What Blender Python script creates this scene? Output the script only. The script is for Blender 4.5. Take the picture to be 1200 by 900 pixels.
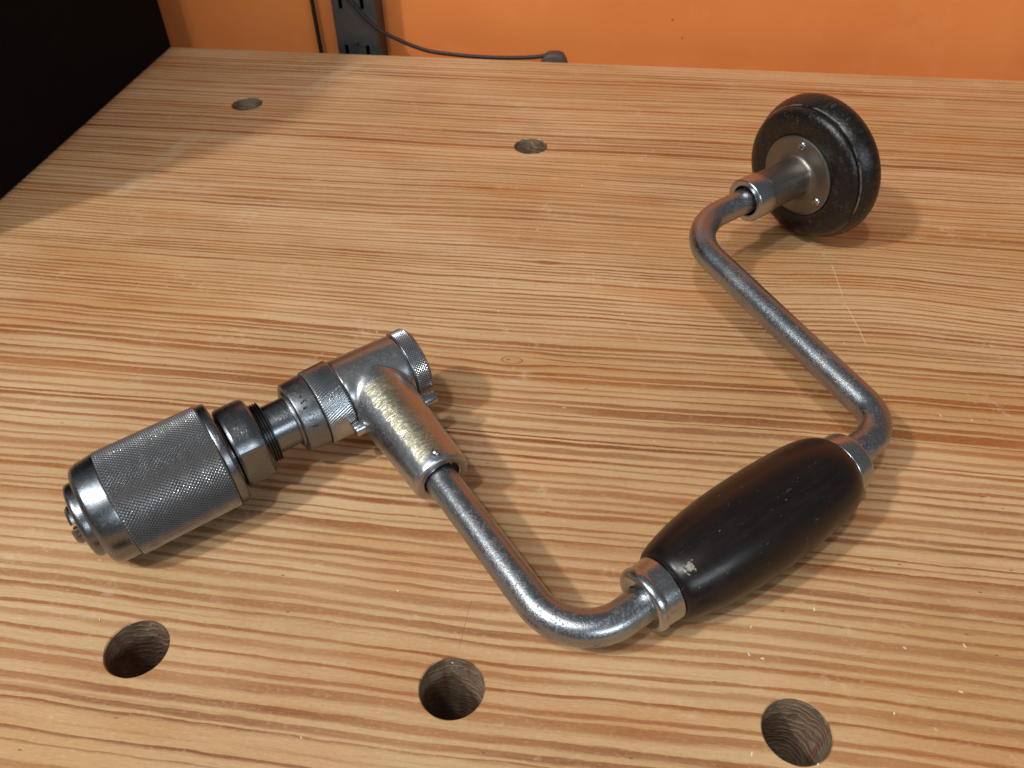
import bpy, bmesh, math, random
from mathutils import Vector, Matrix, noise as mnoise
for o in list(bpy.data.objects): bpy.data.objects.remove(o)
scene = bpy.context.scene
col = scene.collection
random.seed(7)
PI = math.pi
rad = math.radians

# ------------------------------------------------------------------ camera
cd = bpy.data.cameras.new("camera")
cd.sensor_fit = 'HORIZONTAL'; cd.sensor_width = 36.0
cd.lens = 36.0 * 971.07 / 1200.0
cd.clip_start = 0.01; cd.clip_end = 30
cd.dof.use_dof = True; cd.dof.focus_distance = 0.29
cd.dof.aperture_fstop = cd.lens / 1.15
camo = bpy.data.objects.new("camera", cd); col.objects.link(camo)
cr = Vector((0.99033715, 0.13771902, -0.01630364))
cu = Vector((-0.08277143, 0.68130949, 0.72730067))
cb = Vector((0.11127096, -0.71892339, 0.6861253))
m = Matrix.Identity(4)
for i in range(3):
    m[i][0] = cr[i]; m[i][1] = cu[i]; m[i][2] = cb[i]
m[2][3] = 0.228694
camo.matrix_world = m
scene.camera = camo

# ------------------------------------------------------------------ room light
world = bpy.data.worlds.new("World"); scene.world = world
world.use_nodes = True
bg = world.node_tree.nodes["Background"]
bg.inputs["Color"].default_value = (0.90, 0.96, 1.0, 1)
bg.inputs["Strength"].default_value = 0.115

def lamp(name, pos, target, power, size, color, shape='DISK', size_y=None):
    d = bpy.data.lights.new(name, 'AREA'); d.energy = power; d.shape = shape; d.size = size
    if size_y: d.size_y = size_y
    d.color = color
    o = bpy.data.objects.new(name, d); col.objects.link(o)
    o.location = pos
    o.rotation_euler = (Vector(target) - Vector(pos)).to_track_quat('-Z', 'Y').to_euler()
    return o
ctr = Vector((-0.03, 0.22, 0.0))
L1 = Vector((-.50, -.40, .77)).normalized()
L2 = Vector((-.16, -.46, 1.0)).normalized()
lamp("ceiling_lamp", ctr + L1 * 1.9, ctr, 17.5, 0.11, (1.0, .97, .92))
lamp("ceiling_lamp", ctr + L2 * 2.1, ctr, 11.8, 0.12, (1.0, .98, .95))
# added fill lamps: overhead behind the camera, and low right for the grip highlight
L3 = Vector((-.34, -.42, .88)).normalized()
lamp("fill_lamp", ctr + L3 * 2.0, ctr, 14.0, 1.3, (.84, .93, 1.0), 'RECTANGLE', 0.75)
lamp("fill_lamp", (1.3, -1.5, 1.1), ctr, 15.0, 1.3, (.80, .91, 1.0), 'RECTANGLE', 0.35)

scene.view_settings.view_transform = 'Standard'
scene.view_settings.look = 'None'
scene.view_settings.exposure = 0.0
scene.view_settings.gamma = 1.0
scene.view_settings.use_curve_mapping = False
scene.render.engine = 'CYCLES'

# ------------------------------------------------------------------ node helper
class NT:
    def __init__(s, name):
        s.mat = bpy.data.materials.new(name); s.mat.use_nodes = True
        s.t = s.mat.node_tree; s.n = s.t.nodes; s.l = s.t.links
        s.b = s.n["Principled BSDF"]
    def put(s, inp, v):
        if isinstance(v, bpy.types.NodeSocket): s.l.new(v, inp)
        elif v is not None:
            if isinstance(v, (tuple, list)) and inp.type == 'RGBA' and len(v) == 3: v = (*v, 1)
            inp.default_value = v
    def math(s, op, a, b=None, c=None, clamp=False):
        n = s.n.new("ShaderNodeMath"); n.operation = op; n.use_clamp = clamp
        for i, v in enumerate((a, b, c)):
            if v is not None: s.put(n.inputs[i], v)
        return n.outputs[0]
    def add(s, a, b): return s.math('ADD', a, b)
    def sub(s, a, b): return s.math('SUBTRACT', a, b)
    def mul(s, a, b): return s.math('MULTIPLY', a, b)
    def coord(s, scale=1000.0, kind='Object'):
        tc = s.n.new("ShaderNodeTexCoord")
        v = s.n.new("ShaderNodeVectorMath"); v.operation = 'SCALE'
        s.l.new(tc.outputs[kind], v.inputs[0]); v.inputs['Scale'].default_value = scale
        return v.outputs[0]
    def sep(s, v):
        n = s.n.new("ShaderNodeSeparateXYZ"); s.l.new(v, n.inputs[0]); return n.outputs
    def comb(s, x=0., y=0., z=0.):
        n = s.n.new("ShaderNodeCombineXYZ")
        for i, v in enumerate((x, y, z)): s.put(n.inputs[i], v)
        return n.outputs[0]
    def noise(s, vec, scale=1., detail=2., rough=.5, dist=0., dim='3D', color=False):
        n = s.n.new("ShaderNodeTexNoise"); n.noise_dimensions = dim
        if dim == '1D': s.put(n.inputs['W'], vec)
        else: s.put(n.inputs['Vector'], vec)
        n.inputs['Scale'].default_value = scale; n.inputs['Detail'].default_value = detail
        n.inputs['Roughness'].default_value = rough; n.inputs['Distortion'].default_value = dist
        return n.outputs['Color' if color else 'Fac']
    def vscale(s, v, xyz):
        n = s.n.new("ShaderNodeVectorMath"); n.operation = 'MULTIPLY'
        s.l.new(v, n.inputs[0]); n.inputs[1].default_value = xyz; return n.outputs[0]
    def vor(s, vec, scale, feature='F1', rnd=1.0):
        n = s.n.new("ShaderNodeTexVoronoi"); n.feature = feature
        s.put(n.inputs['Vector'], vec); n.inputs['Scale'].default_value = scale
        n.inputs['Randomness'].default_value = rnd
        return n.outputs['Distance']
    def white(s, v):
        n = s.n.new("ShaderNodeTexWhiteNoise"); n.noise_dimensions = '1D'; s.put(n.inputs['W'], v)
        return n.outputs['Value']
    def mapr(s, v, a, b, c=0., d=1., kind='SMOOTHSTEP'):
        n = s.n.new("ShaderNodeMapRange"); n.interpolation_type = kind
        for i, x in enumerate((v, a, b, c, d)): s.put(n.inputs[i], x)
        return n.outputs[0]
    def mix(s, f, a, b, mode='MIX'):
        n = s.n.new("ShaderNodeMix"); n.data_type = 'RGBA'; n.blend_type = mode
        s.put(n.inputs[0], f); s.put(n.inputs[6], a); s.put(n.inputs[7], b)
        return n.outputs[2]
    def bump(s, h, strength=.3, dist=.001, normal=None):
        n = s.n.new("ShaderNodeBump"); n.inputs['Strength'].default_value = strength
        n.inputs['Distance'].default_value = dist; s.l.new(h, n.inputs['Height'])
        if normal is not None: s.l.new(normal, n.inputs['Normal'])
        return n.outputs[0]
    def set(s, **k):
        for a, v in k.items():
            s.put(s.b.inputs[a.replace('_', ' ')], v)
        return s.mat
    def seg(s, x, y, p0, p1, w, soft):
        """mask of a mark along a straight line p0-p1 of half width w (in mm)"""
        dx, dy = p1[0]-p0[0], p1[1]-p0[1]; L = math.hypot(dx, dy); dx /= L; dy /= L
        rx = s.sub(x, p0[0]); ry = s.sub(y, p0[1])
        u = s.add(s.mul(rx, dx), s.mul(ry, dy)); v = s.sub(s.mul(rx, dy), s.mul(ry, dx))
        mv = s.mapr(s.math('ABSOLUTE', v), w*(1-soft), w, 1, 0)
        mu = s.mul(s.mapr(u, 0, L*.15), s.mapr(u, L*.8, L, 1, 0))
        return s.mul(mv, mu)

# ------------------------------------------------------------------ materials
def pine():
    s = NT("pine"); P = s.coord(); x, y, z = s.sep(P)
    w1 = s.mul(s.sub(s.noise(s.comb(s.mul(x, .0048), s.mul(y, .010)), 1, 1.5, .45, dim='2D'), .5), 6.5)
    w2 = s.mul(s.sub(s.noise(s.comb(s.mul(x, .020), s.mul(y, .045), 7.7), 1, 2, .5), .5), 2.3)
    w3 = s.mul(s.sub(s.noise(s.comb(s.mul(x, .055), s.mul(y, .40), 3.1), 1, 3, .6), .5), 1.25)
    # grain swept aside by the small knot, and the crest in the grain right of the crank
    def bulge(cx, cy, sx, sy, amp):
        dx = s.math('POWER', s.mul(s.sub(x, cx), 1/sx), 2.); ddy = s.mul(s.sub(y, cy), 1/sy)
        g = s.math('EXPONENT', s.mul(s.add(dx, s.mul(ddy, ddy)), -1.))
        return s.mul(s.mul(s.math('TANH', s.mul(ddy, 3.)), g), -amp)
    def crest(cx, cy, sx, sy, amp):
        dx = s.math('POWER', s.mul(s.sub(x, cx), 1/sx), 2.); dy = s.math('POWER', s.mul(s.sub(y, cy), 1/sy), 2.)
        return s.mul(s.math('EXPONENT', s.mul(s.add(dx, dy), -1.)), -amp)
    yw = s.add(s.add(s.add(y, w1), w2), w3)
    yw = s.add(yw, bulge(-39.1, 253.9, 16, 7, 2.6))
    yw = s.add(yw, bulge(-33.4, 325.3, 9, 4, 1.0))
    yw = s.add(yw, crest(118, 318, 46, 40, 4.5))
    yw = s.add(yw, crest(-60, 400, 60, 26, 3.))
    fc = s.n.new("ShaderNodeFloatCurve"); cv = fc.mapping.curves[0]
    # ring width in mm along the depth of the bench
    widths = [(0, 5.4), (60, 5.2), (95, 4.7), (130, 4.3), (165, 4.1), (200, 3.7), (235, 4.0), (262, 3.8), (278, 2.9), (318, 2.5),
              (350, 2.7), (372, 4.0), (392, 2.6), (420, 2.9), (450, 3.7), (500, 4.0), (540, 3.7), (580, 4.4), (640, 4.4)]
    pts = [(0., 0.)]; ph = 0.
    def wid(yy):
        for (a, wa), (b, wb) in zip(widths, widths[1:]):
            if a <= yy <= b: return wa + (wb-wa)*(yy-a)/(b-a)
        return widths[-1][1]
    for k in range(1, 641):
        ph += 1./wid(k)
        if k % 20 == 0: pts.append((k/640., ph/250.))
    cv.points[0].location = pts[0]; cv.points[1].location = pts[-1]
    for p_ in pts[1:-1]: cv.points.new(*p_)
    for p_ in cv.points: p_.handle_type = 'AUTO'
    fc.mapping.use_clip = False; fc.mapping.update()
    s.put(fc.inputs['Value'], s.mul(yw, 1/640.))
    phase = s.mul(fc.outputs[0], 250.)
    phase = s.add(phase, s.mul(s.noise(s.mul(yw, .16), 1, 1, dim='1D'), 1.3))
    phase = s.add(phase, s.mul(s.sub(s.noise(s.comb(s.mul(x, .07), s.mul(yw, 2.2), 8.), 1, 4, .7), .5), .28))
    f = s.math('FRACT', phase); rid = s.math('FLOOR', phase)
    r1 = s.white(rid); r2 = s.white(s.add(rid, 77.3))
    lo = s.add(s.add(.15, s.mul(r1, .40)), s.mul(s.sub(s.noise(s.comb(s.mul(x, .012), s.mul(rid, 3.1)), 1, 2, dim='2D'), .5), .55))
    d = s.mul(s.mapr(f, lo, s.add(lo, .42)), s.mapr(f, .90, 1.0, 1, 0))
    inten = s.add(.58, s.mul(r2, .42))
    inten = s.mul(inten, s.add(.62, s.mul(s.noise(s.comb(s.mul(x, .016), s.mul(y, .05), 5), 1, 3), .76)))
    fib = s.noise(s.comb(s.mul(x, .045), s.mul(yw, 1.7), 2.), 1, 4, .65)
    fib2 = s.noise(s.comb(s.mul(x, .22), s.mul(yw, 5.0), 9.), 1, 3, .6)
    d = s.mul(s.mul(d, inten), s.add(.78, s.mul(fib, .48)))
    # faint secondary streaks inside the pale wood
    st = s.mapr(s.noise(s.comb(s.mul(x, .009), s.mul(yw, .62), 4.), 1, 3, .6), .50, .74)
    d = s.math('MAXIMUM', d, s.mul(st, .36), clamp=True)
    tone = s.noise(s.comb(s.mul(x, .006), s.mul(y, .018), 21.), 1, 3, .5)
    early = s.mix(s.mapr(tone, .3, .7), (.605, .402, .222), (.50, .308, .143))
    late = s.mix(s.mapr(s.noise(s.comb(s.mul(x, .008), s.mul(y, .03), 12.), 1, 2), .35, .68), (.345, .130, .038), (.24, .080, .024))
    c = s.mix(d, early, late)
    fib3 = s.noise(s.comb(s.mul(x, .10), s.mul(yw, 2.6), 14.), 1, 5, .7)
    c = s.mix(s.mul(s.mapr(fib2, .38, .75), .22), c, s.mix(1., c, (.74, .60, .46), 'MULTIPLY'))
    c = s.mix(s.mul(s.mapr(fib3, .46, .74), .16), c, (.62, .45, .25))
    c = s.mix(s.mul(s.mapr(fib3, .50, .28), .22), c, s.mix(1., c, (.60, .50, .42), 'MULTIPLY'))
    # short dark pores and resin dashes along the grain
    pore = s.vor(s.comb(s.mul(x, .16), s.mul(yw, 1.5), 3.), 1)
    pore = s.mul(s.mapr(pore, .05, .16, 1, 0), s.mapr(s.noise(s.vscale(P, (.03, .06, .1)), 1, 3), .40, .62))
    c = s.mix(s.mul(pore, .45), c, s.mix(1., c, (.50, .36, .27), 'MULTIPLY'))
    grit = s.noise(s.comb(s.mul(x, .55), s.mul(y, 1.1), 2.), 1, 4, .75)
    c = s.mix(s.mul(s.mapr(grit, .52, .70), .30), c, s.mix(1., c, (.66, .54, .44), 'MULTIPLY'))
    c = s.mix(s.mul(s.mapr(grit, .46, .32), .22), c, (.72, .58, .40))
    # honey-coloured and greyed areas of the old finish
    hon = s.add(s.mul(s.mapr(s.noise(s.vscale(P, (.006, .009, .01)), 1, 2), .46, .75), .75), s.mul(s.mapr(s.add(x, s.mul(y, .15)), -60, 190), .55))
    c = s.mix(s.mul(hon, .55), c, s.mix(1., c, (1.0, .82, .58), 'MULTIPLY'))
    red = s.mapr(s.noise(s.comb(s.mul(x, .010), s.mul(y, .05), 31.), 1, 3, .55), .50, .72)
    c = s.mix(s.mul(red, .60), c, s.mix(1., c, (.92, .68, .50), 'MULTIPLY'))
    grime = s.mapr(s.noise(s.vscale(P, (.012, .02, .01)), 1, 5, .62), .52, .78)
    c = s.mix(s.mul(grime, .55), c, s.mix(1., c, (.70, .60, .50), 'MULTIPLY'))
    # knots
    def oval(cx, cy, sx, sy):
        a = s.mul(s.sub(x, cx), 1/sx); b = s.mul(s.sub(y, cy), 1/sy)
        return s.math('SQRT', s.add(s.mul(a, a), s.mul(b, b)))
    k = oval(-39.1, 253.9, 4.6, 2.3)
    c = s.mix(s.mul(s.mapr(s.math('ABSOLUTE', s.sub(k, .92)), .0, .16, 1, 0), .75), c, (.16, .065, .03))
    c = s.mix(s.mul(s.mapr(k, .5, .95, 1, 0), .40), c, (.44, .22, .10))
    c = s.mix(s.mul(s.mapr(oval(-40.6, 254.1, .9, .6), .5, 1.1, 1, 0), .7), c, (.15, .06, .03))
    c = s.mix(s.mul(s.mapr(oval(-33.4, 325.3, 2.2, .9), .3, 1.1, 1, 0), .55), c, (.25, .09, .04))
    # smears of dried glue and long scratches
    sm = s.math('MAXIMUM', s.seg(x, y, (-270, 352), (-252, 445), 7, .6), s.seg(x, y, (-212, 488), (-184, 550), 7, .6))
    sm = s.math('MAXIMUM', sm, s.mul(s.mapr(oval(-216, 430, 30, 13), .5, 1.1, 1, 0), .6))
    sm = s.math('MAXIMUM', sm, s.mul(s.mapr(oval(-250, 372, 48, 9), .5, 1.1, 1, 0), .6))
    brk = s.mapr(s.noise(s.vscale(P, (.06, .06, .06)), 1, 5, .7), .36, .62)
    c = s.mix(s.mul(s.mul(sm, brk), .40), c, (.56, .45, .30))
    xs = s.add(x, s.mul(s.sub(s.noise(s.mul(y, .05), 1, 2, dim='1D'), .5), 1.2))
    sc = s.math('MAXIMUM', s.seg(xs, y, (100.4, 340), (102.5, 311), .34, .6), s.seg(xs, y, (102.4, 313), (107.2, 278), .34, .6))
    hair = s.seg(xs, y, (-36.0, 141), (-37.0, 121), .22, .6)
    c = s.mix(s.mul(hair, .5), c, (.22, .10, .05))
    c = s.mix(s.mul(sc, .50), c, (.72, .56, .34))
    # small dents, pores and pale torn fibres
    vz = s.vor(s.comb(s.mul(x, .055), s.mul(y, .16), 0.), 1)
    c = s.mix(s.mul(s.mapr(vz, .02, .055, 1, 0), .75), c, (.10, .055, .03))
    v2 = s.vor(s.add(0., 0.) if False else s.comb(s.mul(x, .05), s.mul(y, .085), 4.), 1)
    torn = s.mul(s.mapr(v2, .02, .06, 1, 0), s.mapr(s.noise(s.vscale(P, (.9, 1.3, 1)), 1, 2), .45, .6))
    c = s.mix(s.mul(torn, .55), c, (.74, .60, .41))
    rub = s.mul(s.mapr(s.noise(s.vscale(P, (.035, .05, .1)), 1, 5, .7), .56, .70), s.mapr(s.noise(P, .35, 3, .7), .42, .62))
    c = s.mix(s.mul(rub, .35), c, (.68, .54, .37))
    nick = s.mapr(s.noise(s.vscale(P, (.22, .75, 1)), 1, 2, .6, 2.2), .735, .765)
    c = s.mix(s.mul(nick, .6), c, (.17, .085, .04))
    h = s.add(s.add(s.mul(d, .9), s.mul(fib2, .5)), s.mul(torn, -.6))
    h = s.sub(s.sub(h, s.mul(sc, .8)), s.mul(nick, .9))
    rough = s.add(.36, s.mul(s.noise(s.vscale(P, (.03, .08, .1)), 1, 4, .6), .30))
    s.b.inputs['Specular IOR Level'].default_value = .38
    return s.set(Base_Color=c, Roughness=rough, Normal=s.bump(s.add(h, s.mul(grit, .6)), .24, .0006))

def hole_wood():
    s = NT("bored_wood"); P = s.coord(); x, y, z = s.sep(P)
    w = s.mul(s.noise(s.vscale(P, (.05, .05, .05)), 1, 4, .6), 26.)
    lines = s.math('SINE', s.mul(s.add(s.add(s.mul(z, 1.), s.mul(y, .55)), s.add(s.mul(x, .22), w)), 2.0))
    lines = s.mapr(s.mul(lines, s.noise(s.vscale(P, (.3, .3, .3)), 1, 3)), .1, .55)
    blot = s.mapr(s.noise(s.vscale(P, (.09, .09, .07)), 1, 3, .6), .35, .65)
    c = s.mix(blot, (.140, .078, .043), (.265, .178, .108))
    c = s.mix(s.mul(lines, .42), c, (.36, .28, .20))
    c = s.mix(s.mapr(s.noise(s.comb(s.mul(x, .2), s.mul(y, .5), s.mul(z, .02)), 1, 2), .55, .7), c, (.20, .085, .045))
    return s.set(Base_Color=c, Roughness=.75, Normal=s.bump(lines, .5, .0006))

def steel(name, base=(.46, .45, .43), r0=.27, r1=.20, spots=.35, rust=(.11, .060, .042), dark=.0, aniso=None, tarn=.16):
    """worn bright steel: tarnish clouds, pits, fine scratches"""
    s = NT(name); P = s.coord(); x, y, z = s.sep(P)
    cloud = s.noise(P, .11, 5, .6)
    fine = s.noise(P, 1.35, 4, .65)
    pit = s.mapr(s.add(s.mul(fine, .65), s.mul(cloud, .35)), .53, .60)
    speck = s.mapr(s.vor(P, 1.1), .10, .28, 1, 0)
    speck = s.mul(speck, s.mapr(s.noise(P, .10, 3), .38, .60))
    dirt = s.math('MAXIMUM', s.mul(pit, spots), s.mul(speck, spots*1.1), clamp=True)
    c = s.mix(s.mul(s.mapr(cloud, .38, .66), tarn), base, tuple(b*.62 for b in base))
    c = s.mix(dirt, c, rust)
    scr = s.noise(s.vscale(P, (.25, 2.6, 2.6)), 1, 3, .7)
    scr2 = s.mapr(s.noise(s.vscale(P, (2.2, .5, 1.1)), 1, 3, .7, .6), .60, .70)
    rough = s.add(s.add(r0, s.mul(fine, r1)), s.mul(dirt, .35))
    rough = s.add(rough, s.mul(s.sub(cloud, .5), .10))
    met = s.sub(1.0, s.mul(dirt, .55))
    h = s.add(s.sub(s.mul(scr, .25), s.mul(dirt, .7)), s.sub(s.mul(fine, .13), s.mul(scr2, .35)))
    return s.set(Base_Color=c, Metallic=met, Roughness=rough, Normal=s.bump(h, .16, .0005)), s, c, met, rough

def head_metal():
    m_, s, c, met, rough = steel("worn_nickel_head", (.45, .465, .475), .24, .18, .14)
    P = s.coord(); x, y, z = s.sep(P)
    # plating rubbed through to brass on the flat of the sleeve
    n1 = s.noise(P, .18, 4, .6)
    wob = s.mul(s.sub(n1, .5), 5.)
    mx = s.mul(s.mapr(s.add(x, wob), 85.0, 86.3), s.mapr(s.add(x, wob), 95.6, 96.8, 1, 0))
    my = s.mul(s.mapr(s.add(y, wob), -48.5, -47.), s.mapr(s.add(y, wob), -11, -9.5, 1, 0))
    br = s.mul(s.mul(mx, my), s.mapr(z, 2, 5))
    hatch = s.mapr(s.noise(s.vscale(P, (.35, 1.7, .6)), 1, 4, .7, 1.2), .50, .62)
    bc = s.mix(s.mul(hatch, .6), (.44, .40, .29), (.58, .56, .46))
    c2 = s.mix(br, c, bc)
    # dark gouges on the barrel
    g = s.mapr(s.noise(s.vscale(P, (.85, .30, .3)), 1, 3, .65, .8), .66, .71)
    g = s.mul(g, s.mapr(y, -3, 2))
    c2 = s.mix(s.mul(g, .8), c2, (.07, .055, .045))
    s.put(s.b.inputs['Base Color'], c2)
    s.put(s.b.inputs['Roughness'], s.add(rough, s.mul(br, .06)))
    dent = s.noise(P, .34, 2, .5)
    s.put(s.b.inputs['Normal'], s.bump(s.add(s.add(s.mul(dent, .5), s.mul(s.mul(hatch, br), .5)), s.mul(g, -.4)), .22, .0009))
    return m_

def collar_metal():
    m_, s, c, met, rough = steel("stamped_collar_steel", (.42, .41, .40), .27, .2, .3)
    return m_

def dark_wood(name, base=(.014, .010, .008), r0=.30, chips=1.0):
    s = NT(name); P = s.coord(); x, y, z = s.sep(P)
    g = s.noise(s.vscale(P, (.05, .55, .55)), 1, 4, .6)
    c = s.mix(s.mapr(g, .35, .68), base, (base[0]*1.7, base[1]*1.4, base[2]*1.25))
    wear = s.mapr(s.noise(P, .07, 5, .65), .52, .75)
    c = s.mix(s.mul(wear, .35), c, (.026, .014, .010))
    sc = s.mapr(s.noise(s.vscale(P, (.32, 1.5, .5)), 1, 3, .7, 1.5), .675, .72)
    sc = s.math('MAXIMUM', sc, s.mapr(s.vor(s.vscale(P, (.17, .30, .3)), 1), .035, .075, 1, 0))
    c = s.mix(s.mul(sc, .45*chips), c, (.24, .19, .15))
    rough = s.add(s.add(r0, s.mul(s.noise(P, .12, 4, .6), .25)), s.mul(sc, .2))
    h = s.add(s.mul(g, .6), s.mul(sc, -.6))
    s.b.inputs['Specular IOR Level'].default_value = .36
    return s, c, s.set(Base_Color=c, Roughness=rough, Normal=s.bump(h, .14, .0006))

def grip_wood():
    s, c, m_ = dark_wood("dark_stained_grip", (.0075, .0052, .0048), .18)
    P = s.coord(); x, y, z = s.sep(P)
    # pale paint fleck near the lower end
    a = s.mul(s.sub(x, 129.6), 1/2.0); b = s.mul(s.sub(y, -126.2), 1/1.7)
    k = s.add(s.math('SQRT', s.add(s.mul(a, a), s.mul(b, b))), s.mul(s.sub(s.noise(P, .9, 5, .75), .5), 4.5))
    fl = s.mul(s.mapr(k, .5, .75, 1, 0), s.mapr(z, 6, 8))
    s.put(s.b.inputs['Base Color'], s.mix(s.mul(fl, .9), c, (.32, .28, .23)))
    return m_

def pad_wood():
    s, c, m_ = dark_wood("dark_pad_wood", (.008, .007, .0065), .26, 1.0)
    P = s.coord()
    # scuffed, matt, pitted lacquer
    sc = s.mapr(s.noise(P, .34, 6, .75), .50, .66)
    blot = s.mapr(s.noise(P, .10, 4, .6), .42, .62)
    k = s.mul(sc, s.add(.25, s.mul(blot, .75)))
    c2 = s.mix(s.mul(k, .60), c, (.050, .043, .038))
    dots = s.mul(s.mapr(s.vor(P, .42), .06, .16, 1, 0), s.mapr(s.noise(P, .2, 2), .45, .6))
    c2 = s.mix(s.mul(dots, .55), c2, (.20, .16, .13))
    x, y, z = s.sep(P)
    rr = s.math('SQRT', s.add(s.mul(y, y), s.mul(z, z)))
    lip_glint = s.mul(s.mapr(s.math('ABSOLUTE', s.sub(rr, 30.95)), .12, .40, 1, 0), s.mapr(s.noise(P, .13, 4, .6), .36, .56))  # painted highlight: broken pale line where the groove lip catches light
    lip_glint = s.mul(lip_glint, s.mapr(x, 318.3, 318.6))
    c2 = s.mix(s.mul(lip_glint, .8), c2, (.17, .14, .115))
    s.put(s.b.inputs['Base Color'], c2)
    s.put(s.b.inputs['Roughness'], s.add(.24, s.mul(k, .45)))
    s.put(s.b.inputs['Normal'], s.bump(s.sub(s.mul(s.noise(P, .5, 5, .7), .9), s.mul(dots, .5)), .30, .0009))
    return m_

def wall_paint():
    s = NT("orange_wall_paint"); P = s.coord()
    n1 = s.noise(P, .006, 3, .5); n2 = s.noise(P, .05, 5, .6)
    c = s.mix(s.mapr(n1, .3, .7), (.69, .200, .046), (.77, .240, .058))
    c = s.mix(s.mul(s.mapr(n2, .5, .75), .22), c, (.84, .32, .11))
    sp = s.mapr(s.vor(s.vscale(P, (.022, 1, .05)), 1), .012, .03, 1, 0)
    c = s.mix(s.mul(sp, .6), c, (.22, .06, .02))
    for (px_, pz_, r_) in ((25., 20., 1.0), (33., 8., .9), (-88., 60., 1.4), (150., 44., 1.2)):
        x_, y_, z_ = s.sep(P); a_ = s.sub(x_, px_); b_ = s.sub(z_, pz_)
        q_ = s.add(s.math('SQRT', s.add(s.mul(a_, a_), s.mul(b_, b_))), s.mul(s.sub(s.noise(P, .8, 3), .5), 1.2))
        c = s.mix(s.mul(s.mapr(q_, r_*.5, r_*1.1, 1, 0), .6), c, (.20, .05, .02))
    return s.set(Base_Color=c, Roughness=.48, Normal=s.bump(s.noise(P, .35, 4, .55), .16, .0008))

def plain(name, base, rough, metal=0., nz=.25, scale=.2, bump=.1):
    s = NT(name); P = s.coord()
    n = s.noise(P, scale, 4, .6)
    c = s.mix(s.mapr(n, .3, .7), base, tuple(b*(1+nz) for b in base))
    f = s.noise(P, scale*8, 3, .6)
    return s.set(Base_Color=c, Roughness=s.add(rough, s.mul(s.sub(n, .5), .2)), Metallic=metal, Normal=s.bump(f, bump, .0005))

def box_black():
    s = NT("matte_black_box"); P = s.coord()
    d = s.mapr(s.noise(P, .03, 5, .65), .50, .80)
    c = s.mix(s.mul(d, .5), (.0032, .0033, .0045), (.006, .006, .0075))
    dust = s.mapr(s.vor(P, .09), .02, .045, 1, 0)
    c = s.mix(s.mul(dust, .5), c, (.05, .05, .05))
    s.b.inputs['Specular IOR Level'].default_value = .10
    return s.set(Base_Color=c, Roughness=.80, Normal=s.bump(s.noise(P, 1.2, 3, .6), .15, .0005))

M = {}
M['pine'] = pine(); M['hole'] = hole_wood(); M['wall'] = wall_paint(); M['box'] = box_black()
M['rod'] = steel("worn_crank_steel", (.37, .39, .41), .22, .16, .64, (.10, .055, .042))[0]
M['chuck'] = steel("chuck_steel", (.215, .23, .243), .22, .12, .10)[0]
M['knurl'] = steel("knurled_steel", (.28, .295, .31), .24, .12, .30)[0]
M['head'] = head_metal()
M['collar'] = steel("collar_steel", (.215, .225, .235), .25, .2, .35)[0]
M['bright'] = steel("bright_ferrule_steel", (.46, .47, .48), .20, .14, .08)[0]
def dark_valley_knurl(name, lo, hi):
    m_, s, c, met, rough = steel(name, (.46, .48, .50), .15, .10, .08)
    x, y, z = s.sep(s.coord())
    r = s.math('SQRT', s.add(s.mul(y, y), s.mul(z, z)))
    g = s.mapr(r, lo, hi, 1, 0)  # darker, less metallic and rougher towards the valleys
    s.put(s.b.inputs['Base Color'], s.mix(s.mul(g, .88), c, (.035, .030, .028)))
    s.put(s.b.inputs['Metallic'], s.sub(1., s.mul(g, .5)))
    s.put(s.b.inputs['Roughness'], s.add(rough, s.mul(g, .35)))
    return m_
M['knurl_shell'] = dark_valley_knurl("knurled_shell_steel", 18.20, 18.46)
M['knurl_ring'] = dark_valley_knurl("ribbed_ring_steel", 13.66, 13.94)
M['knurl_cap'] = dark_valley_knurl("knurled_cap_steel", 12.86, 13.10)
M['stamp'] = plain("stamped_recess", (.10, .105, .11), .3, 1.)
M['plate'] = steel("dull_plate_steel", (.23, .215, .19), .36, .15, .25)[0]
M['thread'] = plain("blackened_thread", (.06, .06, .06), .35, 1.)
M['gap'] = plain("dark_bore", (.03, .026, .024), .6, .6)
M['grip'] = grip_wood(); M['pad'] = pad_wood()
M['rail'] = plain("painted_rail_steel", (.060, .062, .065), .40, .55, .3, .1)
M['slot'] = plain("rail_shadow_gap", (.02, .02, .02), .7)
M['cord'] = plain("black_cord_plastic", (.004, .004, .0045), .50)
M['plug'] = plain("dark_brown_plug", (.055, .038, .034), .55)
M['floor'] = plain("workshop_concrete", (.16, .15, .14), .8, scale=.01)
M['chip'] = plain("pale_wood_fibre", (.66, .53, .36), .6)

# ------------------------------------------------------------------ mesh helpers (all in millimetres)
def link(name, verts, faces, mat, parent=None, sharp=34, smooth=True, z=0.):
    me = bpy.data.meshes.new(name)
    me.from_pydata([(v[0]*.001, v[1]*.001, v[2]*.001) for v in verts], [], faces)
    me.validate(); me.update()
    bm = bmesh.new(); bm.from_mesh(me); bmesh.ops.recalc_face_normals(bm, faces=bm.faces); bm.to_mesh(me); bm.free()
    if smooth:
        me.polygons.foreach_set('use_smooth', [True]*len(me.polygons))
        me.set_sharp_from_angle(angle=rad(sharp))
    me.materials.append(mat)
    o = bpy.data.objects.new(name, me); col.objects.link(o)
    if parent: o.parent = parent
    o.location.z = z
    return o

def tag(o, label=None, cat=None, group=None, kind=None):
    for k, v in (('label', label), ('category', cat), ('group', group), ('kind', kind)):
        if v: o[k] = v
    return o
def empty(name, loc, label, cat):
    o = bpy.data.objects.new(name, None); o.empty_display_size = .02; col.objects.link(o)
    o.location = loc; return tag(o, label, cat)

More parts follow.
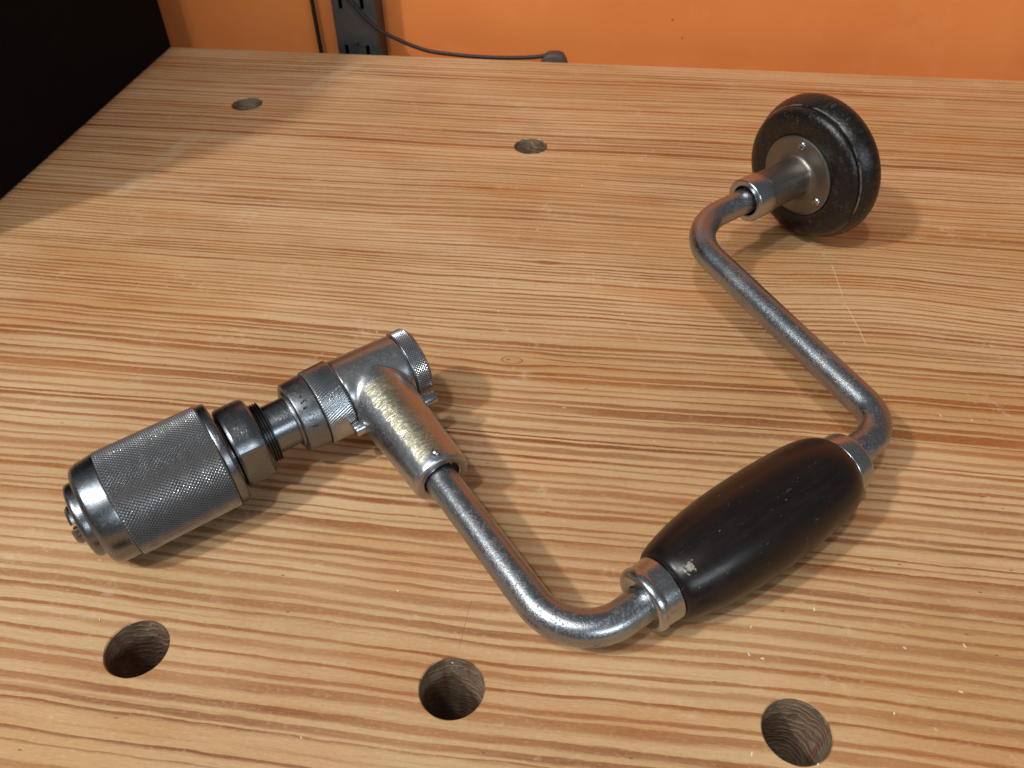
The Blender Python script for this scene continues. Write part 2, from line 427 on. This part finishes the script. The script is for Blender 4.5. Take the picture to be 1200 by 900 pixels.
class G:
    def __init__(s): s.v = []; s.f = []
    def merge(s, v, f):
        b = len(s.v); s.v += v; s.f += [tuple(i+b for i in q) for q in f]; return s
    def box(s, a, b):
        x0, y0, z0 = a; x1, y1, z1 = b
        v = [(x0,y0,z0),(x1,y0,z0),(x1,y1,z0),(x0,y1,z0),(x0,y0,z1),(x1,y0,z1),(x1,y1,z1),(x0,y1,z1)]
        return s.merge(v, [(0,3,2,1),(4,5,6,7),(0,1,5,4),(1,2,6,5),(2,3,7,6),(3,0,4,7)])

def chamfer(prof, c=.35):
    """round the interior corners of an (s, r) profile"""
    out = [prof[0]]
    for i in range(1, len(prof)-1):
        a, b, d = Vector(prof[i-1]), Vector(prof[i]), Vector(prof[i+1])
        la, ld = (a-b).length, (d-b).length
        if la < 1e-6 or ld < 1e-6: continue
        u, w = (a-b)/la, (d-b)/ld
        if u.dot(w) < -.93: out.append(tuple(b)); continue
        k = min(c, la*.45, ld*.45)
        p, q = b+u*k, b+w*k
        out += [tuple(p), tuple((p+q)*.25+b*.5), tuple(q)]
    out.append(prof[-1]); return out

def lathe(prof, n=96, cen=(0., 0.), cap0=True, cap1=True, rf=None, axis='X', s_off=0.):
    """revolve (s, r); axis X through (y, z)=cen, or axis Y (s counts along -Y) through (x, z)=cen"""
    v = []; f = []
    for (s, r) in prof:
        for k in range(n):
            th = 2*PI*k/n; rr = r if rf is None else rf(s, th, r)
            a, b = -rr*math.sin(th), rr*math.cos(th)
            v.append((s+s_off, cen[0]+a, cen[1]+b) if axis == 'X' else (cen[0]-a, -(s+s_off), cen[1]+b))
    for i in range(len(prof)-1):
        for k in range(n):
            k2 = (k+1) % n
            f.append((i*n+k, i*n+k2, (i+1)*n+k2, (i+1)*n+k))
    if cap0: f.append(tuple(range(n))[::-1])
    if cap1: f.append(tuple((len(prof)-1)*n+k for k in range(n)))
    return v, f

def knurl(s0, s1, r, h, n, mrows, ends=True):
    v = []; f = []
    rows = []
    for i in range(mrows+1):
        s = s0+(s1-s0)*i/mrows
        rows.append(i)
        for k in range(n):
            th = 2*PI*k/n
            edge = i in (0, mrows)
            hi = ((i+k) % 2 == 0) and not edge
            rr = r if hi else r-h
            rr += mnoise.noise(Vector((s*.35, math.sin(th)*4, math.cos(th)*4)))*.05
            v.append((s, -rr*math.sin(th), rr*math.cos(th)))
    for i in range(mrows):
        for k in range(n):
            k2 = (k+1) % n
            a, b, c, d = i*n+k, i*n+k2, (i+1)*n+k2, (i+1)*n+k
            if (i+k) % 2 == 0: f += [(a, b, d), (b, c, d)]
            else: f += [(a, b, c), (a, c, d)]
    if ends:
        for row, s in ((0, s0), (mrows, s1)):
            base = len(v)
            for k in range(n):
                th = 2*PI*k/n; rr = r-h-1.2
                v.append((s, -rr*math.sin(th), rr*math.cos(th)))
            for k in range(n):
                k2 = (k+1) % n; f.append((row*n+k, row*n+k2, base+k2, base+k))
    return v, f

def fillet_path(pts, rads, step=1.2):
    out = [Vector(pts[0])]
    for i in range(1, len(pts)-1):
        a, b, c = Vector(pts[i-1]), Vector(pts[i]), Vector(pts[i+1]); R = rads[i-1]
        u, w = (a-b).normalized(), (c-b).normalized()
        ang = math.acos(max(-1, min(1, u.dot(w)))); tl = R/math.tan(ang/2)
        p, q = b+u*tl, b+w*tl; cen = b+(u+w).normalized()*(R/math.sin(ang/2))
        turn = PI-ang; nn = max(6, int(R*turn/step))
        e1 = (p-cen).normalized(); e2 = (q-cen).normalized()
        for k in range(nn+1):
            t = k/nn
            sa = math.sin((1-t)*turn)/math.sin(turn); sb = math.sin(t*turn)/math.sin(turn)
            out.append(cen+(e1*sa+e2*sb)*R)
    out.append(Vector(pts[-1]))
    res = [out[0]]
    for a, b in zip(out, out[1:]):
        L = (b-a).length; k = max(1, int(L/4))
        for j in range(1, k+1): res.append(a.lerp(b, j/k))
    return res

def sweep(path, r, n=32, caps=True):
    v = []; f = []; N = len(path); up = Vector((0, 0, 1)); prev = None
    for i, p in enumerate(path):
        t = (path[min(i+1, N-1)]-path[max(i-1, 0)]).normalized()
        if prev is None:
            side = t.cross(up)
            if side.length < .1: side = t.cross(Vector((1, 0, 0)))
            side.normalize()
        else:
            side = (prev-t*prev.dot(t)).normalized()
        prev = side; b = side.cross(t)
        rr = r(i/(N-1)) if callable(r) else r
        for k in range(n):
            th = 2*PI*k/n; q = p+(side*math.cos(th)+b*math.sin(th))*rr
            v.append(tuple(q))
    for i in range(N-1):
        for k in range(n):
            k2 = (k+1) % n; f.append((i*n+k, i*n+k2, (i+1)*n+k2, (i+1)*n+k))
    if caps: f += [tuple(range(n))[::-1], tuple((N-1)*n+k for k in range(n))]
    return v, f

# ------------------------------------------------------------------ the setting: bench top, wall, floor
HOLES = [(-134.0, 110.5), (-36.7, 110.5), (60.6, 110.5), (-239.8, 476.1), (-53.9, 439.5),
         (158.0, 110.5)]
HR = 9.525
bx0, bx1, by0, by1, bt = -700, 900, 20, 559.6, 62
bm = bmesh.new()
rim = [(bx0, by0), (bx1, by0), (bx1, by1), (bx0, by1)]
eds = []
def loop(pts):
    vs = [bm.verts.new((x*.001, y*.001, 0)) for x, y in pts]
    for i in range(len(vs)): eds.append(bm.edges.new((vs[i], vs[(i+1) % len(vs)])))
    return vs
ov = loop(rim)
hv = []
for (hx, hy) in HOLES:
    hv.append(loop([(hx+(HR+.35+.22*mnoise.noise(Vector((hx+3*math.cos(2*PI*k/64), hy+3*math.sin(2*PI*k/64), 0))))*math.cos(2*PI*k/64),
                     hy+(HR+.35+.22*mnoise.noise(Vector((hx+3*math.cos(2*PI*k/64), hy+3*math.sin(2*PI*k/64), 0))))*math.sin(2*PI*k/64)) for k in range(64)]))
bmesh.ops.triangle_fill(bm, use_beauty=True, use_dissolve=False, edges=eds)
for f_ in list(bm.faces):      # drop anything that filled a hole
    c_ = f_.calc_center_median()
    if any(math.hypot(c_.x*1000-hx, c_.y*1000-hy) < HR*.8 and max((w.co-c_).length for w in f_.verts) < .021 for hx, hy in HOLES):
        bm.faces.remove(f_)
for f_ in bm.faces:
    f_.normal_update()
    if f_.normal.z < 0: f_.normal_flip()
# eased hole lips
for vs, (hx, hy) in zip(hv, HOLES):
    low = [bm.verts.new(((hx+HR*math.cos(2*PI*k/64))*.001, (hy+HR*math.sin(2*PI*k/64))*.001, -.0005)) for k in range(64)]
    for k in range(64): bm.faces.new((vs[k], vs[(k+1) % 64], low[(k+1) % 64], low[k]))
# eased outer edges and sides
ring = []
for dz, off in ((-.0006, .0005), (-.0016, .0008), (-bt*.001, .0008)):
    ring.append([bm.verts.new((v.co.x+(off if v.co.x > 0 else -off), v.co.y+(off if v.co.y > .3 else -off), dz)) for v in ov])
prev = ov
for r_ in ring:
    for k in range(4): bm.faces.new((prev[k], prev[(k+1) % 4], r_[(k+1) % 4], r_[k]))
    prev = r_
me = bpy.data.meshes.new("bench_top"); bm.to_mesh(me); bm.free()
me.materials.append(M['pine'])
bench = bpy.data.objects.new("bench_top", me); col.objects.link(bench); tag(bench, kind='structure')
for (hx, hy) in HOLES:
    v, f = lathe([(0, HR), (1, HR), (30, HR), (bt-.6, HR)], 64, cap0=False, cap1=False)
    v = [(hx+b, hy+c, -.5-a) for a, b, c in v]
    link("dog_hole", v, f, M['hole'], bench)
# pale torn fibres and crumbs left on the bench
g = G(); random.seed(3)
spots = [(50.2, 141.3), (49, 132), (112.6, 143.1), (108, 128), (95, 140), (-38, 118), (88, 119), (-60, 140), (20, 215), (70, 150), (-150, 118), (-95, 245), (5, 290)]
for _ in range(22): spots.append((random.uniform(-190, 190), random.uniform(80, 420)))
for (sx, sy) in spots:
    L = random.uniform(.5, 1.5); w = random.uniform(.14, .34); a0 = random.uniform(0, PI); bend = random.uniform(-.5, .5)
    top = []; bot = []
    for k in range(4):
        t = k/3-.5; aa = a0+bend*t
        px, py = sx+L*t*math.cos(aa), sy+L*t*math.sin(aa); ww = w*(1-abs(t)*1.5)
        nx, ny = -math.sin(aa)*ww, math.cos(aa)*ww; zz = .12+.18*(t+.5)
        top += [(px+nx, py+ny, zz), (px-nx, py-ny, zz)]
    bot = [(x_, y_, .01) for x_, y_, z_ in top]
    fs = []
    for k in range(3):
        a = 2*k
        fs += [(a, a+1, a+3, a+2), (8+a, 8+a+2, 8+a+3, 8+a+1), (a, a+2, 10+a, 8+a), (a+1, 9+a, 11+a, a+3)]
    fs += [(0, 8, 9, 1), (6, 7, 15, 14)]
    g.merge(top+bot, fs)
tag(link("wood_crumbs", g.v, g.f, M['chip'], smooth=False), "tiny pale torn wood fibres and crumbs scattered on the pine bench top", "wood crumbs", kind='stuff')

WY = 590.
g = G().box((-1500, WY, -860), (1700, WY+100, 340))
tag(link("wall", g.v, g.f, M['wall'], smooth=False), kind='structure')
g = G().box((-1500, -1500, -900), (1700, WY, -860))
tag(link("floor", g.v, g.f, M['floor'], smooth=False), kind='structure')

# ------------------------------------------------------------------ black box standing on the bench
t = empty("black_box", (-.480, .427, 0), "large matte black box standing on the bench against the orange wall", "box")
def rounded_box(a, b, r=2.5):
    b_ = bmesh.new(); bmesh.ops.create_cube(b_, size=1)
    for v in b_.verts:
        v.co = Vector(((a[0]+b[0])/2+v.co.x*(b[0]-a[0]), (a[1]+b[1])/2+v.co.y*(b[1]-a[1]), (a[2]+b[2])/2+v.co.z*(b[2]-a[2])))
    bmesh.ops.bevel(b_, geom=list(b_.edges), offset=r, segments=3, affect='EDGES', profile=.6)
    v = [tuple(q.co) for q in b_.verts]; f = [tuple(w.index for w in q.verts) for q in b_.faces]; b_.free(); return v, f
v, f = rounded_box((-150, -134, .3), (151, 133, 205), .8); link("body", v, f, M['box'], t)
v, f = rounded_box((-150, -134, 206.2), (151, 133, 252), 2.0); link("lid", v, f, M['box'], t)

# ------------------------------------------------------------------ slotted shelf upright on the wall
t = empty("shelf_upright", (-.193, WY*.001, -.10), "dark grey slotted steel shelf upright fixed to the orange wall", "shelf upright")
rx, ry, rz = -193., WY, -100.
X0, X1, YF, Z0, Z1 = -15.3, 15.3, -19.0, -300, 350      # local to the empty
b_ = bmesh.new()
slots = []
zz = -9.3+100-32*6
while zz < 330: slots.append((zz+4, zz+11.4)); zz += 32
xs_ = [X0, -10.3, -7.5, 5.0, 7.8, X1]
zs_ = [Z0]
for a, b in slots: zs_ += [a, b]
zs_.append(Z1)
g = G()
for i in range(5):
    for j in range(len(zs_)-1):
        if i in (1, 3) and j % 2 == 1: continue
        g.box((xs_[i], YF, zs_[j]), (xs_[i+1], YF+1.4, zs_[j+1]))
b_ = bmesh.new()
vs = [b_.verts.new(q) for q in g.v]
for q in g.f: b_.faces.new([vs[i] for i in q])
bmesh.ops.remove_doubles(b_, verts=b_.verts, dist=.001)
cnt = {}
for q in b_.faces:
    key = tuple(round(c, 3) for c in q.calc_center_median()); cnt.setdefault(key, []).append(q)
dele = [q for k, l in cnt.items() if len(l) > 1 for q in l]
bmesh.ops.delete(b_, geom=dele, context='FACES')
b_.verts.index_update()
v = [tuple(q.co) for q in b_.verts]; f = [tuple(w.index for w in q.verts) for q in b_.faces]; b_.free()
link("slotted_face", v, f, M['rail'], t, smooth=False)
for sx in (X0, X1-1.4):
    g = G().box((sx, YF+1.4, Z0), (sx+1.4, -.2, Z1)); link("side_flange", g.v, g.f, M['rail'], t, smooth=False)
g = G().box((X0+1.5, -1.6, Z0), (X1-1.5, -.3, Z1)); link("back_web", g.v, g.f, M['slot'], t, smooth=False)
v, f = lathe(chamfer([(0, .01), (0, 1.6), (.8, 1.6), (.8, .01)], .3), 20, cap0=False, cap1=False)
v = [(b-1.2, YF-.8+a, c+104) for a, b, c in v]; link("screw", v, f, M['rail'], t)

# cords
path = [Vector((-226.2+1.0*math.sin(k*.35), 584.0, -300+k*30)) for k in range(19)]
v, f = sweep(path, 1.5, 12)
tag(link("hanging_cord", v, f, M['cord']), "thin straight black cord hanging on the wall left of the slotted upright", "cord")
t = empty("plug_lead", (-.0535, .568, -.012), "thin black cable curving past the upright to a dark brown plug behind the bench edge", "cable")
ox, oy, oz = -53.5, 568, -12
ctl = [(-300, 576, 240), (-250, 569, 130), (-212, 566, 60), (-193, 565.5, 34.6), (-177, 565.5, 17.2), (-160, 565.5, 8.3), (-142.4, 565.5, 2.4), (-124, 565.5, .3), (-106, 565.5, -.6), (-85, 565.7, -.6), (-67, 566.5, .3), (-58, 567.5, 1.6), (-52, 568, 2.)]
def catmull(P, k=8):
    P = [Vector(p_) for p_ in P]; P = [P[0]*2-P[1]]+P+[P[-1]*2-P[-2]]; out = []
    for i in range(1, len(P)-2):
        for j in range(k):
            t_ = j/k; a, b, c, d = P[i-1:i+3]
            out.append(.5*((2*b)+(c-a)*t_+(2*a-5*b+4*c-d)*t_**2+(3*b-a-3*c+d)*t_**3))
    out.append(P[-2]); return out
v, f = sweep([p_-Vector((ox, oy, oz)) for p_ in catmull(ctl)], 1.3, 12); link("cord", v, f, M['cord'], t)
outl = [(-8.6, -9.), (-8.3, -2.), (-6.2, 2.9), (-3., 5.2), (2.2, 5.6), (5.2, 4.6), (7.3, .6), (8.4, -4.), (8.5, -9.5), (5, -13.), (-5, -13.)]
v = []; f = []; n_ = len(outl)
for yy, sc_ in ((-4.5, .86), (-3.6, 1.), (3.6, 1.), (4.5, .86)):
    v += [(a*1.16*sc_, yy, 8.0+(b+2)*sc_) for a, b in outl]
for i in range(3):
    for k in range(n_): f.append((i*n_+k, i*n_+(k+1) % n_, (i+1)*n_+(k+1) % n_, (i+1)*n_+k))
f += [tuple(range(n_))[::-1], tuple(3*n_+k for k in range(n_))]
link("plug", v, f, M['plug'], t, sharp=50)

# ------------------------------------------------------------------ the brace
# local frame: X along the spindle axis from chuck to pad, -Y towards the crank, Z up; heights measured from the bench
aV = Vector((0.74053087, 0.67033455, 0.0475986)); tV = Vector((0.67173485, -0.73628343, -0.08160269)); uV = Vector((0.01965504, -0.09240295, 0.99552769))
RZ = 18.62
A0 = Vector((-152.61098, 149.02195, 18.62363))
brace = empty("bit_brace", (A0-uV*RZ)*.001, "old steel bit brace with dark wooden grip and pad lying on the pine bench", "hand brace")
R = Matrix.Identity(3)
for i in range(3): R[i][0] = aV[i]; R[i][1] = -tV[i]; R[i][2] = uV[i]
brace.rotation_euler = R.to_euler()
Z = RZ*.001
def part(name, vf, mat, parent=brace, sharp=34, smooth=True):
    return link(name, vf[0], vf[1], mat, parent, sharp, smooth, z=(Z if parent is brace else 0.))

# chuck shell: smooth nose, diamond knurl, plain rear band
shell = part("chuck_shell", lathe(chamfer([(-8.6, 8.), (-9.0, 15.0), (-8.5, 16.2), (-7.4, 17.1), (-5.8, 17.6), (-1.0, 18.25), (-.4, 18.3), (-.4, 17.4)], .25), 128, cap0=True, cap1=False), M['chuck'])
part("knurled_sleeve", knurl(-.4, 33.5, 18.62, .44, 190, 50), M['knurl_shell'], shell, sharp=12, smooth=False)
part("rear_band", lathe(chamfer([(33.5, 16.5), (33.5, 17.9), (34.0, 18.2), (36.1, 18.2), (36.7, 17.7), (36.9, 14.5), (36.0, 13.)], .3), 128, cap0=False, cap1=False), M['chuck'], shell)
part("nose_ring", lathe(chamfer([(-8.0, 12.9), (-11.0, 12.9), (-12.1, 12.3), (-12.4, 11.2), (-12.4, 7.6), (-9., 7.0)], .5), 96, cap0=False, cap1=False), M['chuck'])
part("chuck_bore", lathe([(-11.8, 7.8), (-9.5, 7.4), (-9.2, 6.5)], 48, cap0=False, cap1=True), M['gap'])
def jaw(sign):
    # half round jaw either side of a slot, V notch in its inner face
    ph = rad(138); v = []; f = []; n_ = 22; gap = .95; Rj = 6.5
    prof = []
    for k in range(n_+1):
        th = -PI/2+PI*k/n_; prof.append((Rj*math.sin(th), max(gap, Rj*math.cos(th))))
    prof += [(2.2, gap), (0., gap+1.7), (-2.2, gap)]
    N_ = len(prof)
    for sx, k_ in ((-6.5, 1.), (-13.8, 1.), (-14.6, .88)):
        for (w, h) in prof:
            hh = gap+(h-gap)*k_; ww = w*k_; hh *= sign
            tt = ww*math.cos(ph)+hh*math.sin(ph); zz_ = -ww*math.sin(ph)+hh*math.cos(ph)
            v.append((sx-(.7 if sign > 0 else 0), -tt, zz_))
    for i in range(2):
        for k in range(N_): f.append((i*N_+k, i*N_+(k+1) % N_, (i+1)*N_+(k+1) % N_, (i+1)*N_+k))
    f += [tuple(range(N_))[::-1], tuple(2*N_+k for k in range(N_))]
    return v, f
part("jaw", jaw(1), M['chuck']); part("jaw", jaw(-1), M['chuck'])
# nut with four milled flats
def flats(s, th, r):
    if s < 39.2 or s > 47.7: return r
    best = r
    for c_ in (90, 270):
        d_ = math.cos(th-rad(c_+1))
        if d_ > .2: best = min(best, 11.8/d_)
    return best
part("wrench_nut", lathe([(36.0, 12.), (37.6, 12.2), (37.7, 13.4), (38.2, 14.2), (39.19, 14.55), (39.21, 14.55), (40, 14.55), (44, 14.55), (46.6, 14.5), (47.69, 14.1), (47.71, 14.1), (48.5, 13.2), (48.7, 12.2), (48.7, 8.)], 180, rf=flats, cap0=False, cap1=False), M['chuck'], sharp=26)
pr = [(48.0, 8.)]
for k in range(4): pr += [(48.75+.92*k, 10.0), (49.0+.92*k, 10.95), (49.3+.92*k, 10.95), (49.55+.92*k, 10.0)]
pr += [(52.3, 8.)]
part("thread", lathe(pr, 96, cap0=False, cap1=False), M['thread'])
part("spindle", lathe([(51.5, 8.6), (52.6, 8.75), (60.2, 8.75), (62., 8.9)], 96, cap0=False, cap1=False), M['chuck'])
part("washer", lathe(chamfer([(60.4, 8.2), (60.4, 10.4), (62.0, 10.6), (62.0, 9.)], .3), 96, cap0=False, cap1=False), M['collar'])
collar = part("collar", lathe(chamfer([(62.2, 10.2), (61.2, 11.2), (61.2, 12.3), (61.8, 12.95), (69.0, 13.35), (69.5, 13.1), (69.5, 11.)], .35), 128, cap0=False, cap1=False), M['collar'])
# worn stamped characters round the collar: illegible strokes
random.seed(11); g = G()
def stroke(s_, th_, s2, th2, r_, w=.15):
    pts_ = []
    for (ss, tt) in ((s_, th_), (s2, th2)):
        pts_.append((ss, tt))
    ds, dt = s2-s_, (th2-th_)*r_; L = math.hypot(ds, dt) or 1; ns, nt = -dt/L*w, ds/L*w/r_
    q = [(s_+ns, th_+nt), (s_-ns, th_-nt), (s2-ns, th2-nt), (s2+ns, th2+nt)]
    vv = []
    for rr in (r_-.2, r_+.12):
        for ss, tt in q:
            vv.append((ss, -rr*math.sin(tt), rr*math.cos(tt)))
    g.merge(vv, [(4, 5, 6, 7), (0, 1, 5, 4), (1, 2, 6, 5), (2, 3, 7, 6), (3, 0, 4, 7)])
for k in range(6):
    t0 = rad(14+k*10.2)
    pts_ = [(64.2+random.uniform(0, .5), t0)]
    for _ in range(4): pts_.append((64.0+random.uniform(0, 2.4), t0+rad(random.uniform(-2.6, 2.8))))
    for p_, q_ in zip(pts_, pts_[1:]): stroke(p_[0], p_[1], q_[0], q_[1], 13.13)
part("stamped_marks", (g.v, g.f), M['stamp'], collar, smooth=False)
# ratchet shifter ring with slanted ribs
def ribs(s, th, r): return r+.26*abs(math.sin(46*th+(s-69.6)*1.25))-.10
pr = [(69.5, 12.), (69.6, 13.65)]+[(69.7+k*.55, 13.75+.02*k) for k in range(18)]+[(79.3, 14.0), (79.4, 12.)]
def ribs2(s, th, r): return ribs(s, th, r) if 69.65 < s < 79.25 else r
part("shifter_ring", lathe(pr, 736, rf=ribs2, cap0=False, cap1=False), M['knurl_ring'], sharp=60)

# ratchet head: barrel and crank socket cast as one body
SA = 91.2
g = G()
g.merge(*lathe([(79.2, .05), (79.2, 12.6), (79.6, 13.3), (86, 13.2), (97, 12.95), (103.4, 12.75), (104.3, 12.5), (104.3, .05)], 96))
# socket as a closed revolve about the Y direction (with its bore)
prof = [(1., .05), (1., 12.5), (8., 12.2), (20., 11.4), (34., 10.65), (49.5, 10.2), (51.0, 10.0), (51.5, 9.5), (51.5, 7.0), (51.2, 6.6), (47.0, 6.5), (47.0, .05)]
g.merge(*lathe(prof, 96, cen=(SA, 0.), axis='Y'))
tmp = link("tmp", g.v, g.f, M['head'])
md = tmp.modifiers.new("r", 'REMESH'); md.mode = 'VOXEL'; md.voxel_size = .00038; md.use_smooth_shade = True
dg = bpy.context.evaluated_depsgraph_get()
me = bpy.data.meshes.new_from_object(tmp.evaluated_get(dg)); bpy.data.objects.remove(tmp)
b_ = bmesh.new(); b_.from_mesh(me)
lp = [v for v in b_.verts if v.co.y > -.020 and v.co.y < -.0055 and v.co.x < .0890 and v.co.x > .0760]
for _ in range(30): bmesh.ops.smooth_vert(b_, verts=lp, factor=.5, use_axis_x=True, use_axis_y=True, use_axis_z=True)
for _ in range(2): bmesh.ops.smooth_vert(b_, verts=list(b_.verts), factor=.5, use_axis_x=True, use_axis_y=True, use_axis_z=True)
b_.to_mesh(me); b_.free()
me.name = "ratchet_head"; me.materials.clear(); me.materials.append(M['head'])
me.polygons.foreach_set('use_smooth', [True]*len(me.polygons))
head = bpy.data.objects.new("ratchet_head", me); col.objects.link(head); head.parent = brace; head.location.z = Z
# knurled end cap with domed back
cap = part("end_cap", lathe(chamfer([(104.3, 11.8), (104.3, 12.5), (104.6, 12.9), (104.9, 12.9)], .1)+[(109.9, 12.6), (110.3, 12.7), (110.9, 12.1), (111.2, 9), (111.3, .02)], 96, cap0=False, cap1=True), M['knurl'])
part("knurled_rim", knurl(104.8, 110.2, 13.25, .42, 150, 10), M['knurl_cap'], cap, smooth=False)
# pawl pin either side of the socket
for (s0, s1) in ((76.4, 84.5), (98.5, 107.6)):
    e = 1 if s0 < 90 else -1
    pr = chamfer([(s0, .02), (s0, 2.5), (s1, 2.5), (s1, .02)], .4)
    part("pawl_pin", lathe(pr, 32, cen=((-17.0, .2) if e > 0 else (-19.0, -.4)), cap0=False, cap1=False), M['bright'])
# dome-headed rivet near the mouth of the socket
pr = [(9.6, 1.75), (10.25, 1.75), (10.8, 1.55), (11.25, 1.1), (11.5, .55), (11.55, .02)]
v, f = lathe(pr, 28, cap0=False, cap1=False)
v = [(SA+.3+b, -48.0+c, a) for a, b, c in v]
part("socket_rivet", (v, f), M['bright'])

# crank rod
HT = 122.5
path = fillet_path([(SA-.6, -44, 0), (90.0, -HT-1.1, 0), (229.0, -HT+1.4, 0), (243.6, 0, 0), (288, 0, 0)], [19., 14.5, 25.])
part("crank_rod", sweep(path, 5.6, 40), M['rod'])

# turned grip and its two ferrules
cen = (-HT, 0.)
gp = [(125.0, 7.), (125.0, 10.6), (125.5, 11.3), (126.4, 11.9), (129, 12.8), (133, 13.8), (138, 14.8), (143.5, 15.55), (150, 16.15), (157, 16.4), (164, 16.45), (171, 16.35), (178, 16.1),
      (184, 15.75), (189, 15.25), (193, 14.55), (196, 13.65), (198, 12.65), (199.2, 11.5), (199.7, 10.3), (199.7, 7.)]
part("grip", lathe(gp, 128, cen=cen, cap0=False, cap1=False), M['grip'], sharp=50)
f1 = chamfer([(116.2, 5.4), (115.7, 8.4), (115.9, 9.3), (116.5, 10.0), (117.6, 10.3), (118.5, 10.25), (119.0, 9.95), (119.6, 9.95), (124.5, 10.25), (124.9, 9.9), (124.9, 7.)], .3)
part("ferrule", lathe(f1, 96, cen=cen, cap0=False, cap1=False), M['bright'])
f2 = chamfer([(199.8, 7.), (199.8, 10.1), (200.3, 10.5), (206.0, 10.2), (206.9, 9.6), (207.1, 8.2), (206.9, 5.4)], .3)
part("ferrule", lathe(f2, 96, cen=cen, cap0=False, cap1=False), M['bright'])

# head pad: neck bearing, screwed plate, turned wooden pad
part("neck_collar", lathe(chamfer([(287, 6.5), (280.8, 6.7), (280.3, 7.2), (280.3, 9.3), (280.9, 9.85), (290.2, 9.8), (290.5, 9.4), (290.5, 8.)], .3), 96, cap0=False, cap1=False), M['bright'])
part("neck_bore", lathe([(286.5, 6.55), (286.6, 2.)], 48, cap0=False, cap1=True), M['gap'])
def lump(s, th, r): return r+(.55*max(0, math.cos(3*(th-rad(50))))**2 if 307 < s < 313 else 0)
neck = part("neck", lathe([(290.4, 8.), (290.6, 9.3), (294, 9.2), (302, 9.1), (309, 9.1), (311.3, 9.25), (312.3, 9.7), (312.9, 10.6), (313.15, 12.2), (313.25, 14.), (313.3, 17.), (313.4, 18.3), (313.7, 18.75), (314.5, 18.8), (314.5, 15.)], 120, rf=lump, cap0=False, cap1=False), M['plate'])
for ph in (-5, 113, 233):
    y_, z_ = -15.4*math.sin(rad(ph)), 15.4*math.cos(rad(ph))
    # slotted round head: two half domes either side of the slot
    v = []; f = []
    rot = rad(ph*1.7+20)
    for sg in (-1, 1):
        base = len(v); N_ = 14; rings = []
        for (hs, rr) in ((313.35, 2.1), (312.95, 2.1), (312.5, 1.8), (312.25, 1.2)):
            idx = []
            for k in range(N_+1):
                th = PI*k/N_; a_ = rr*math.cos(th); b2 = max(.22, rr*math.sin(th))*sg
                yy = a_*math.cos(rot)-b2*math.sin(rot); zz_ = a_*math.sin(rot)+b2*math.cos(rot)
                idx.append(len(v)); v.append((hs, y_+yy, z_+zz_))
            rings.append(idx)
        for r0_, r1_ in zip(rings, rings[1:]):
            for k in range(N_): f.append((r0_[k], r0_[k+1], r1_[k+1], r1_[k]))
            f.append((r0_[N_], r0_[0], r1_[0], r1_[N_]))
        f.append(tuple(rings[-1]))
    part("plate_screw", (v, f), M['bright'], neck)
pp = [(314.6, 10.), (314.6, 18.85), (314.2, 19.4), (313.9, 21.0), (313.8, 23.5), (314.1, 26.), (314.7, 28.), (315.6, 29.5), (316.6, 30.35), (317.4, 30.6), (317.8, 30.4), (318.1, 29.5), (318.5, 29.5), (318.75, 30.9), (319.3, 31.4), (321.0, 32.4),
      (323.0, 33.3), (325.2, 33.85), (327.2, 33.85), (329.0, 33.3), (330.6, 32.1), (332.2, 29.9), (333.6, 26.5), (335., 21.), (336., 14.), (336.4, 7.), (336.5, .05)]
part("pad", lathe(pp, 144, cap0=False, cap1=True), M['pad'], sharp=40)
